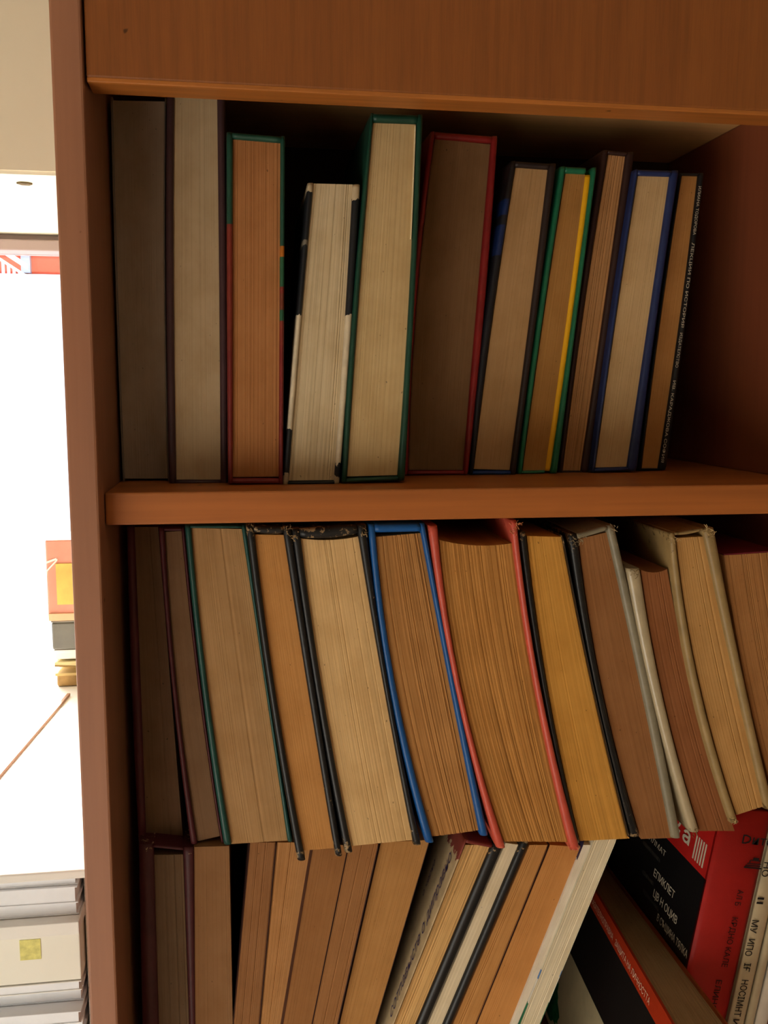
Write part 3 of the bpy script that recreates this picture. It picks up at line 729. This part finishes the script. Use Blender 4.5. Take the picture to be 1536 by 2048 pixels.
# cream-spined book to its right
def spine_book(label, off, wd, Y, ztop, rgb, depth, cover_rgb=None):
    b0 = up_to(H0 + rt * off, ZL + .007); b0 = np.array([b0[0], Y, b0[2]])
    t0 = up_to(b0, ztop); h = np.linalg.norm(t0 - b0)
    bs = (b0[0], Y, ZL)
    ee = empty('book', bs); tag(ee, label, 'book', GB)
    m = cover_mat(rgb, .5, mottle=.12); mc = cover_mat(cover_rgb, .5) if cover_rgb else m
    V, Fc, UV = [], [], []
    for yy in (0, 1):
        for k in range(2):
            for i in range(9):
                s = i / 8
                V.append(b0 + up * h * k + rt * wd * s + ydir * (.003 if yy else -.0018 * math.sin(math.pi * s) ** .6)); UV.append((s, 1 - k))
    for i in range(8):
        Fc += [(i, i + 1, 10 + i, 9 + i), (18 + i, 19 + i, 28 + i, 27 + i), (i, i + 1, 19 + i, 18 + i), (9 + i, 10 + i, 28 + i, 27 + i)]
    Fc += [(0, 9, 27, 18), (8, 17, 35, 26)]
    mesh_obj('spine', V, Fc, m, ee, UV, bs, smooth=True)
    frame_box('cover_board', b0 + ydir * .0004, rt * .0012, ydir * depth, up * h, m, ee, bs)
    frame_box('cover_board', b0 + rt * (wd - .0012) + ydir * .0004, rt * .0012, ydir * depth, up * h, mc, ee, bs)
    frame_box('page_block', b0 + rt * .0012 + ydir * .003 + up * .001, rt * (wd - .0024), ydir * (depth - .004), up * (h - .002), page_mat((214, 196, 160)), ee, bs)
    return ee, bs
ec, bcs = spine_book('cream-spined book with dark lettering right of the red spine', RW + .0006, .0128, .047, 1.392, (206, 190, 154), .13)
for body, px, py, wd in (('НО', 1529, 1722, .012), ('II', 1516, 1792, .006), ('МУ', 1505, 1838, .011), ('ИПО', 1497, 1876, .014), ('ІҒ', 1489, 1925, .007), ('НОСІМНТ', 1484, 1958, .030), ('И', 1466, 2036, .006)):
    spine_text(body, px, py, .0075, True, M_ktext, wd, own=ec, ob=bcs, Yp=.0448, bold=.01)
spine_book('thin pale book with a black back cover in the bottom right corner', RW + .0140, .0066, .046, 1.388, (200, 186, 152), .13, (24, 22, 22))
spine_book('white-spined book at the far right of the bottom row', RW + .0212, .010, .045, 1.385, (222, 214, 196), .13)

# sideways book: pushed in lengthwise, fore-edge up, leaning on the black cover
w_n, w_f = 0.044, 0.024      # it gapes: thicker at the near end
def sideways():
    d_down = 0.152
    R0 = up_to(H0 - rt * .0008, 1.2735)
    y0, y1 = -.026, .262
    R0 = np.array([R0[0], y0, R0[2]])
    bs = (R0[0] - .03, y0, ZL)
    ee = empty('book', bs); tag(ee, 'book lying fore-edge up with orange and black cover, beneath the barcode', 'book', GB)
    L = ydir * (y1 - y0); LL = L + rt * (w_n - w_f); w_t = w_n
    cov = cover_mat((24, 20, 20), .45, stops=[(0, (200, 182, 142)), (.52, (30, 24, 22)), (.897, (176, 52, 22))], mottle=.15)
    orange = cover_mat((150, 70, 26), .5)
    frame_box('cover_board', R0 - rt * w_t - up * d_down, rt * .0022, LL, up * d_down, cov, ee, bs)
    frame_box('cover_board', R0 - rt * .0018 - up * d_down, rt * .0018, L, up * d_down, orange, ee, bs)
    frame_box('spine', R0 - rt * w_f - up * (d_down + .002), rt * w_f, L, up * .002, cov, ee, bs)
    V, Fc, UV = [], [], []
    nc = 40; rnd = random.Random(5)
    for k in range(2):
        w_t = (w_n, w_f)[k]; a0 = R0 - rt * (w_t - .0022); wd = w_t - .004
        for i in range(nc + 1):
            q = a0 + rt * wd * i / nc - up * (.0022 + abs(rnd.gauss(0, .00025))) + ydir * ((.003) if k == 0 else (y1 - y0 - .003))
            V.append(q); UV.append((wd * 1000 * i / nc, k * 200))
    for k in range(2):
        w_t = (w_n, w_f)[k]; a0 = R0 - rt * (w_t - .0022); wd = w_t - .004
        for i in (0, nc):
            V.append(a0 + rt * wd * i / nc - up * d_down + ydir * (.003 if k == 0 else (y1 - y0 - .003))); UV.append((wd * 1000 * i / nc, 100 + k * 30))
    W = nc + 1
    for i in range(nc): Fc.append((i, i + 1, W + i + 1, W + i))
    b0 = 2 * W
    Fc += [tuple(range(W)) + (b0 + 1, b0), tuple(range(W, 2 * W)) + (b0 + 3, b0 + 2), (0, W, b0 + 2, b0), (nc, W + nc, b0 + 3, b0 + 1), (b0, b0 + 1, b0 + 3, b0 + 2)]
    mesh_obj('page_block', V, Fc, page_mat((164, 138, 100), .2, 1.2), ee, UV, bs)
    # white title along the orange band
    lw = lambda yy: w_n + (w_f - w_n) * (yy - y0) / (y1 - y0)
    ld = LL / np.linalg.norm(LL)
    for body, ya, yb in (('НАКАЗАТЕЛНОПРАВНА', .10, .165), ('ЗАЩИТА НА ЛИЧНОСТТА', .02, .095)):
        p = R0 - rt * (lw(yb) + .0003) - up * .0115; p = np.array([p[0], yb, p[2]])
        text_mesh('cover_lettering', body, p, -ld, up, .007, plain_mat('salmon_print', (232, 190, 160), .7), ee, bs, width=yb - ya)
    # green drawing on the pale part of the cover
    V, Fc = [], []
    rnd = random.Random(9)
    cen = R0 - rt * (lw(.212) + .0003) - up * .136
    pts = []
    for i in range(40):
        a = i / 40 * 2 * math.pi
        r = 1 + rnd.uniform(-.14, .14)
        pts.append(np.array([cen[0], .212, cen[2]]) + ld * math.cos(a) * .034 * r + up * math.sin(a) * .030 * r * (1 if math.sin(a) > 0 else .4))
    V = pts + [q + rt * .0004 for q in pts]
    Fc = [tuple(range(40)), tuple(range(40, 80))] + [(i, (i + 1) % 40, 40 + (i + 1) % 40, 40 + i) for i in range(40)]
    o = mesh_obj('printed_drawing', V, Fc, plain_mat('green_print', (30, 112, 66), .7, .6, 260), ee, None, bs); o['label'] = 'green scribbled drawing'
sideways()

# ------------------------------------------------------------------ white cabinet by the window with papers
ZK = 1.383
ck = empty('cabinet', (-0.5, 0.3, 0)); ckb = (-0.5, .3, 0)
tag(ck, 'low white open cabinet under the window, left of the bookcase', 'cabinet')
box('cabinet_top', -0.90, -0.104, 0.053, 0.62, ZK - .006, ZK, M_white, ck, ckb, .001)
box('shelf', -0.88, -0.12, 0.075, 0.60, 1.3244, 1.3337, M_white, ck, ckb, .0005)
box('shelf', -0.88, -0.12, 0.075, 0.60, 1.13, 1.15, M_white, ck, ckb, .0005)
box('side_panel', -0.12, -0.104, 0.10, 0.62, 0, ZK - .006, M_white, ck, ckb)
box('side_panel', -0.90, -0.88, 0.06, 0.62, 0, ZK - .006, M_white, ck, ckb)
box('back_panel', -0.88, -0.12, 0.60, 0.612, 0, ZK - .006, M_white, ck, ckb)
def slab(name, x0, x1, y0, y1, z0, z1, mat, label, cat, group=None, skew=0.0):
    e_ = empty(name, ((x0 + x1) / 2, (y0 + y1) / 2, z0)); bs = tuple(e_.location)
    tag(e_, label, cat, group)
    t = min(.0006, (z1 - z0) * .15)
    ax, ay = np.array([x1 - x0, skew, 0]), np.array([-skew, y1 - y0, 0])
    frame_box('cover', (x0, y0, z1 - t), ax, ay, (0, 0, t), mat, e_, bs)
    frame_box('cover', (x0, y0, z0), ax, ay, (0, 0, t), mat, e_, bs)
    frame_box('pages', (x0 + .0005, y0 + .0008, z0 + t), ax * .99, ay * .99, (0, 0, z1 - z0 - 2 * t), stack_m, e_, bs)
    return e_
stack_m = plain_mat('paper_edges', (240, 243, 248), .8, .06, 60)
rnd = random.Random(3)
zz = 1.3342
names = ['lowest', 'second lowest', 'middle', 'topmost']
for i, th in enumerate((.0092, .0120, .0108, .0102)):
    slab('magazine', -0.34 - rnd.uniform(0, .01), -0.1215, .082 + rnd.uniform(0, .006), .36, zz, zz + th, plain_mat('glossy_white', (236, 238, 242), .4),
         'white magazine directly under the cabinet top, %s of its pile' % names[i], 'magazine', 'magazines under the cabinet top', rnd.uniform(-.004, .004)); zz += th + .0003
zz = 1.1502
lows = [.012, .018, .011, .016, .010, .014, .009, .013, .009, .011, .007]
cols = [(236, 238, 242), (222, 226, 236), (240, 240, 236), (228, 232, 240)]
order = ['lowest', 'second', 'third', 'fourth', 'fifth', 'sixth', 'seventh', 'eighth', 'ninth', 'tenth', 'topmost']
for i, th in enumerate(lows):
    slab('magazine', -0.36 + rnd.uniform(-.01, .012), -0.1215, .080 + rnd.uniform(0, .010), .36, zz, zz + th, plain_mat('glossy_paper', cols[i % 4], .4),
         'white magazine in the lower cabinet pile, %s from its bottom' % order[i] if i not in (0, 10) else 'white magazine in the lower cabinet pile, %s of all' % order[i],
         'magazine', 'magazines in the lower cabinet pile', rnd.uniform(-.006, .006)); zz += th + .0004
# flat white box with yellow print on top of the lower pile
bx = empty('paper_box', (-.2, .2, zz)); tag(bx, 'white box with yellow print on the lower magazine pile', 'box')
bb = (-.2, .2, zz)
box('box_body', -0.30, -0.1215, .084, .30, zz, 1.3236, plain_mat('white_card', (240, 238, 226), .6), bx, bb, .0008)
box('printed_patch', -0.162, -0.148, .0835, .0842, 1.303, 1.318, plain_mat('yellow_print', (236, 230, 140), .6, .3, 200), bx, bb)
# wooden rule lying on the cabinet top
pa, pb = np.array([-.2075, .205, ZK + .0002]), np.array([-.188, .4201, ZK + .0002])
dv = (pb - pa); ln = np.linalg.norm(dv); dv /= ln; pv = np.array([dv[1], -dv[0], 0])
ru = empty('wooden_stick', tuple(pa)); tag(ru, 'thin wooden stick lying across the white cabinet top', 'stick')
frame_box('stick', pa, dv * ln, pv * .0032, (0, 0, .003), wood_mat('stick_wood', (176, 132, 104), (196, 152, 124), 'y', .5), ru, tuple(pa), .0004)
frame_box('stick_tip', pa - dv * .004, dv * .004, pv * .0032, (0, 0, .003), plain_mat('tip_metal', (150, 140, 130), .3), ru, tuple(pa))
# pile on the cabinet top beside the bookcase
def pbox(name, x0, x1, y0, y1, z0, z1, mat, label, cat, detail=None):
    e_ = empty(name, ((x0 + x1) / 2, (y0 + y1) / 2, z0)); bs = tuple(e_.location); tag(e_, label, cat)
    box('body', x0, x1, y0, y1, z0, z1, mat, e_, bs, .002)
    if detail: detail(e_, bs)
    return e_
zq = lambda y: at(120, y, .45)[2]
xq = lambda x, y=1300: at(x, y, .45)[0]
card = plain_mat('brown_card', (186, 150, 96), .8, .45, 60)
pbox('cardboard_box', xq(110), -.108, .452, .55, ZK + .0002, zq(1348), card, 'small brown mottled cardboard box at the foot of the window pile', 'box',
     lambda e_, bs: box('lid_flap', xq(110) - .001, -.108, .450, .53, zq(1352), zq(1347), plain_mat('card_flap', (206, 180, 120), .8), e_, bs))
# wedge-shaped paper bag
xa = xq(107)
e_ = empty('paper_bag', (xa, .5, zq(1347))); tag(e_, 'folded yellowish paper bag lying on the cardboard box', 'bag'); bs = tuple(e_.location)
V = [(xa, .452, zq(1332)), (-.108, .452, zq(1346)), (-.108, .452, zq(1322)), (xa, .452, zq(1326)), (xa, .54, zq(1332)), (-.108, .54, zq(1346)), (-.108, .54, zq(1322)), (xa, .54, zq(1326))]
mesh_obj('bag_body', V, [(0, 1, 2, 3), (4, 5, 6, 7), (0, 1, 5, 4), (1, 2, 6, 5), (2, 3, 7, 6), (3, 0, 4, 7)], plain_mat('bag_paper', (222, 204, 150), .8), e_, None, bs)
mesh_obj('bag_fold', [(xa, .4515, zq(1334)), (-.108, .4515, zq(1348)), (-.108, .4515, zq(1344)), (xa, .4515, zq(1331)), (xa, .46, zq(1334)), (-.108, .46, zq(1348)), (-.108, .46, zq(1344)), (xa, .46, zq(1331))],
         [(0, 1, 2, 3), (4, 5, 6, 7), (0, 1, 5, 4), (1, 2, 6, 5), (2, 3, 7, 6), (3, 0, 4, 7)], plain_mat('fold_brown', (150, 120, 70), .8), e_, None, bs)
pbox('white_box', xq(106), -.108, .454, .54, zq(1322) + .0003, zq(1302), M_white, 'white box between the paper bag and the dark tin', 'box',
     lambda e_, bs: box('lid', xq(105.5), -.108, .4535, .5405, zq(1308), zq(1302), M_white, e_, bs, .0005))
pbox('grey_tin', xq(103.5), -.108, .453, .535, zq(1302) + .0003, zq(1246), plain_mat('grey_metal', (104, 102, 90), .3, .3, 40, .6), 'dark grey shiny tin under the orange packet', 'tin',
     lambda e_, bs: box('rim', xq(103.2), -.108, .4522, .5355, zq(1246), zq(1243), plain_mat('rim_metal', (140, 136, 124), .3), e_, bs, .0005))
def packet_detail(e_, bs):
    yel = plain_mat('packet_yellow', (246, 208, 110), .5, .3, 40)
    box('yellow_panel', xq(118), -.108, .4515, .454, zq(1210), zq(1128), yel, e_, bs)
    box('base_strip', xq(100), -.108, .451, .454, zq(1242), zq(1228), plain_mat('packet_cream', (236, 190, 150), .5), e_, bs)
    frame_box('printed_tick', (xq(98), .4522, zq(1128)), (.011, 0, .004), (0, .0008, 0), (0, 0, .0022), M_white, e_, bs)
    frame_box('printed_tick', (xq(98), .4522, zq(1146)), (.012, 0, .0128), (0, .0008, 0), (0, 0, .0022), M_white, e_, bs)
pbox('snack_packet', xq(98), -.108, .453, .51, zq(1243) + .0003, zq(1080), plain_mat('packet_pink', (238, 164, 142), .5, .15, 30), 'upright pink-orange packet with a yellow panel by the window', 'packet', packet_detail)

# ------------------------------------------------------------------ outside
M_redw = plain_mat('red_plaster', (206, 78, 48), .9, .1, 2)
M_pale = plain_mat('pale_render', (236, 232, 224), .9, .05, 2)
ground = struct(box('ground', -14, 8, 0.7, 26, -1.05, -1.0, plain_mat('pale_paving', (216, 210, 198), .9)), 'pale sunlit ground outside')
hz = lambda y, D: at(60, y, D)[2]
hx = lambda x, D: at(x, 600, D)[0]
D = 9.0
hs = empty('house', (-3.5, D, -1.0)); hb = (-3.5, D, -1.0); tag(hs, 'sunlit neighbouring house with a red upper wall outside the window', 'house')
box('lower_wall', -9, 3, D, D + 5, -1.0, hz(548, D), M_pale, hs, hb)
box('upper_wall', -9, 3, D + .05, D + 5, hz(548, D), hz(430, D), M_redw, hs, hb)
box('roof', -9.3, 3.3, D - .3, D + 5.3, hz(430, D), hz(430, D) + .25, plain_mat('roof_tile', (150, 80, 60), .9), hs, hb)
wf = box('window_opening', hx(46, D), hx(64, D), D - .02, D + .04, hz(546, D), hz(506, D), plain_mat('window_dark', (160, 158, 168), .3), hs, hb)
box('window_shade', hx(46, D) - .02, hx(70, D), D - .06, D - .02, hz(508, D), hz(499, D), M_pale, hs, hb)
# outside stair with slanted railing
D2 = 5.0
st = empty('stair_railing', (hx(0, D2), D2, -1.0)); sb = tuple(st.location); tag(st, 'white slanted railing with balusters outside the window', 'railing')
p0, p1 = at(-40, 478, D2), at(50, 536, D2)
for k, dz in (('handrail', 0.0), ('lower_rail', -.05)):
    dd = p1 - p0
    frame_box(k, p0 + np.array([0, 0, dz]), dd, (0, .06, 0), (0, 0, .030 if dz == 0 else .016), M_pale if dz == 0 else plain_mat('rail_grey', (190, 182, 176), .6), st, sb)
for i in range(8):
    q = p0 + (p1 - p0) * (i + .5) / 8
    frame_box('baluster', (q[0], D2 + .02, hz(575, D2)), (.014, 0, 0), (0, .014, 0), (0, 0, q[2] - .045 - hz(575, D2)), plain_mat('baluster_grey', (186, 188, 198), .6), st, sb)
box('stair_wall', p0[0] - 1.2, p1[0] + .02, D2, D2 + .12, -1.0, hz(574, D2), M_pale, st, sb)

# ------------------------------------------------------------------ print and threads belong to the board or spine that carries them
HOST = {'cover_lettering': 'cover_board', 'barcode_bar': 'cover_board', 'frayed_thread': 'cover_board', 'printed_drawing': 'cover_board', 'edge_print': 'cover_board',
        'spine_lettering': 'spine', 'printed_mark': 'spine'}
for o in list(COL.objects):
    host = HOST.get(o.name.split('.')[0])
    if host and o.parent and o.parent.type == 'EMPTY':
        sib = sorted((c for c in o.parent.children if c.name.split('.')[0] == host), key=lambda c: c.name)
        if sib:
            o.parent = sib[-1] if o.name.startswith('edge_print') else sib[0]
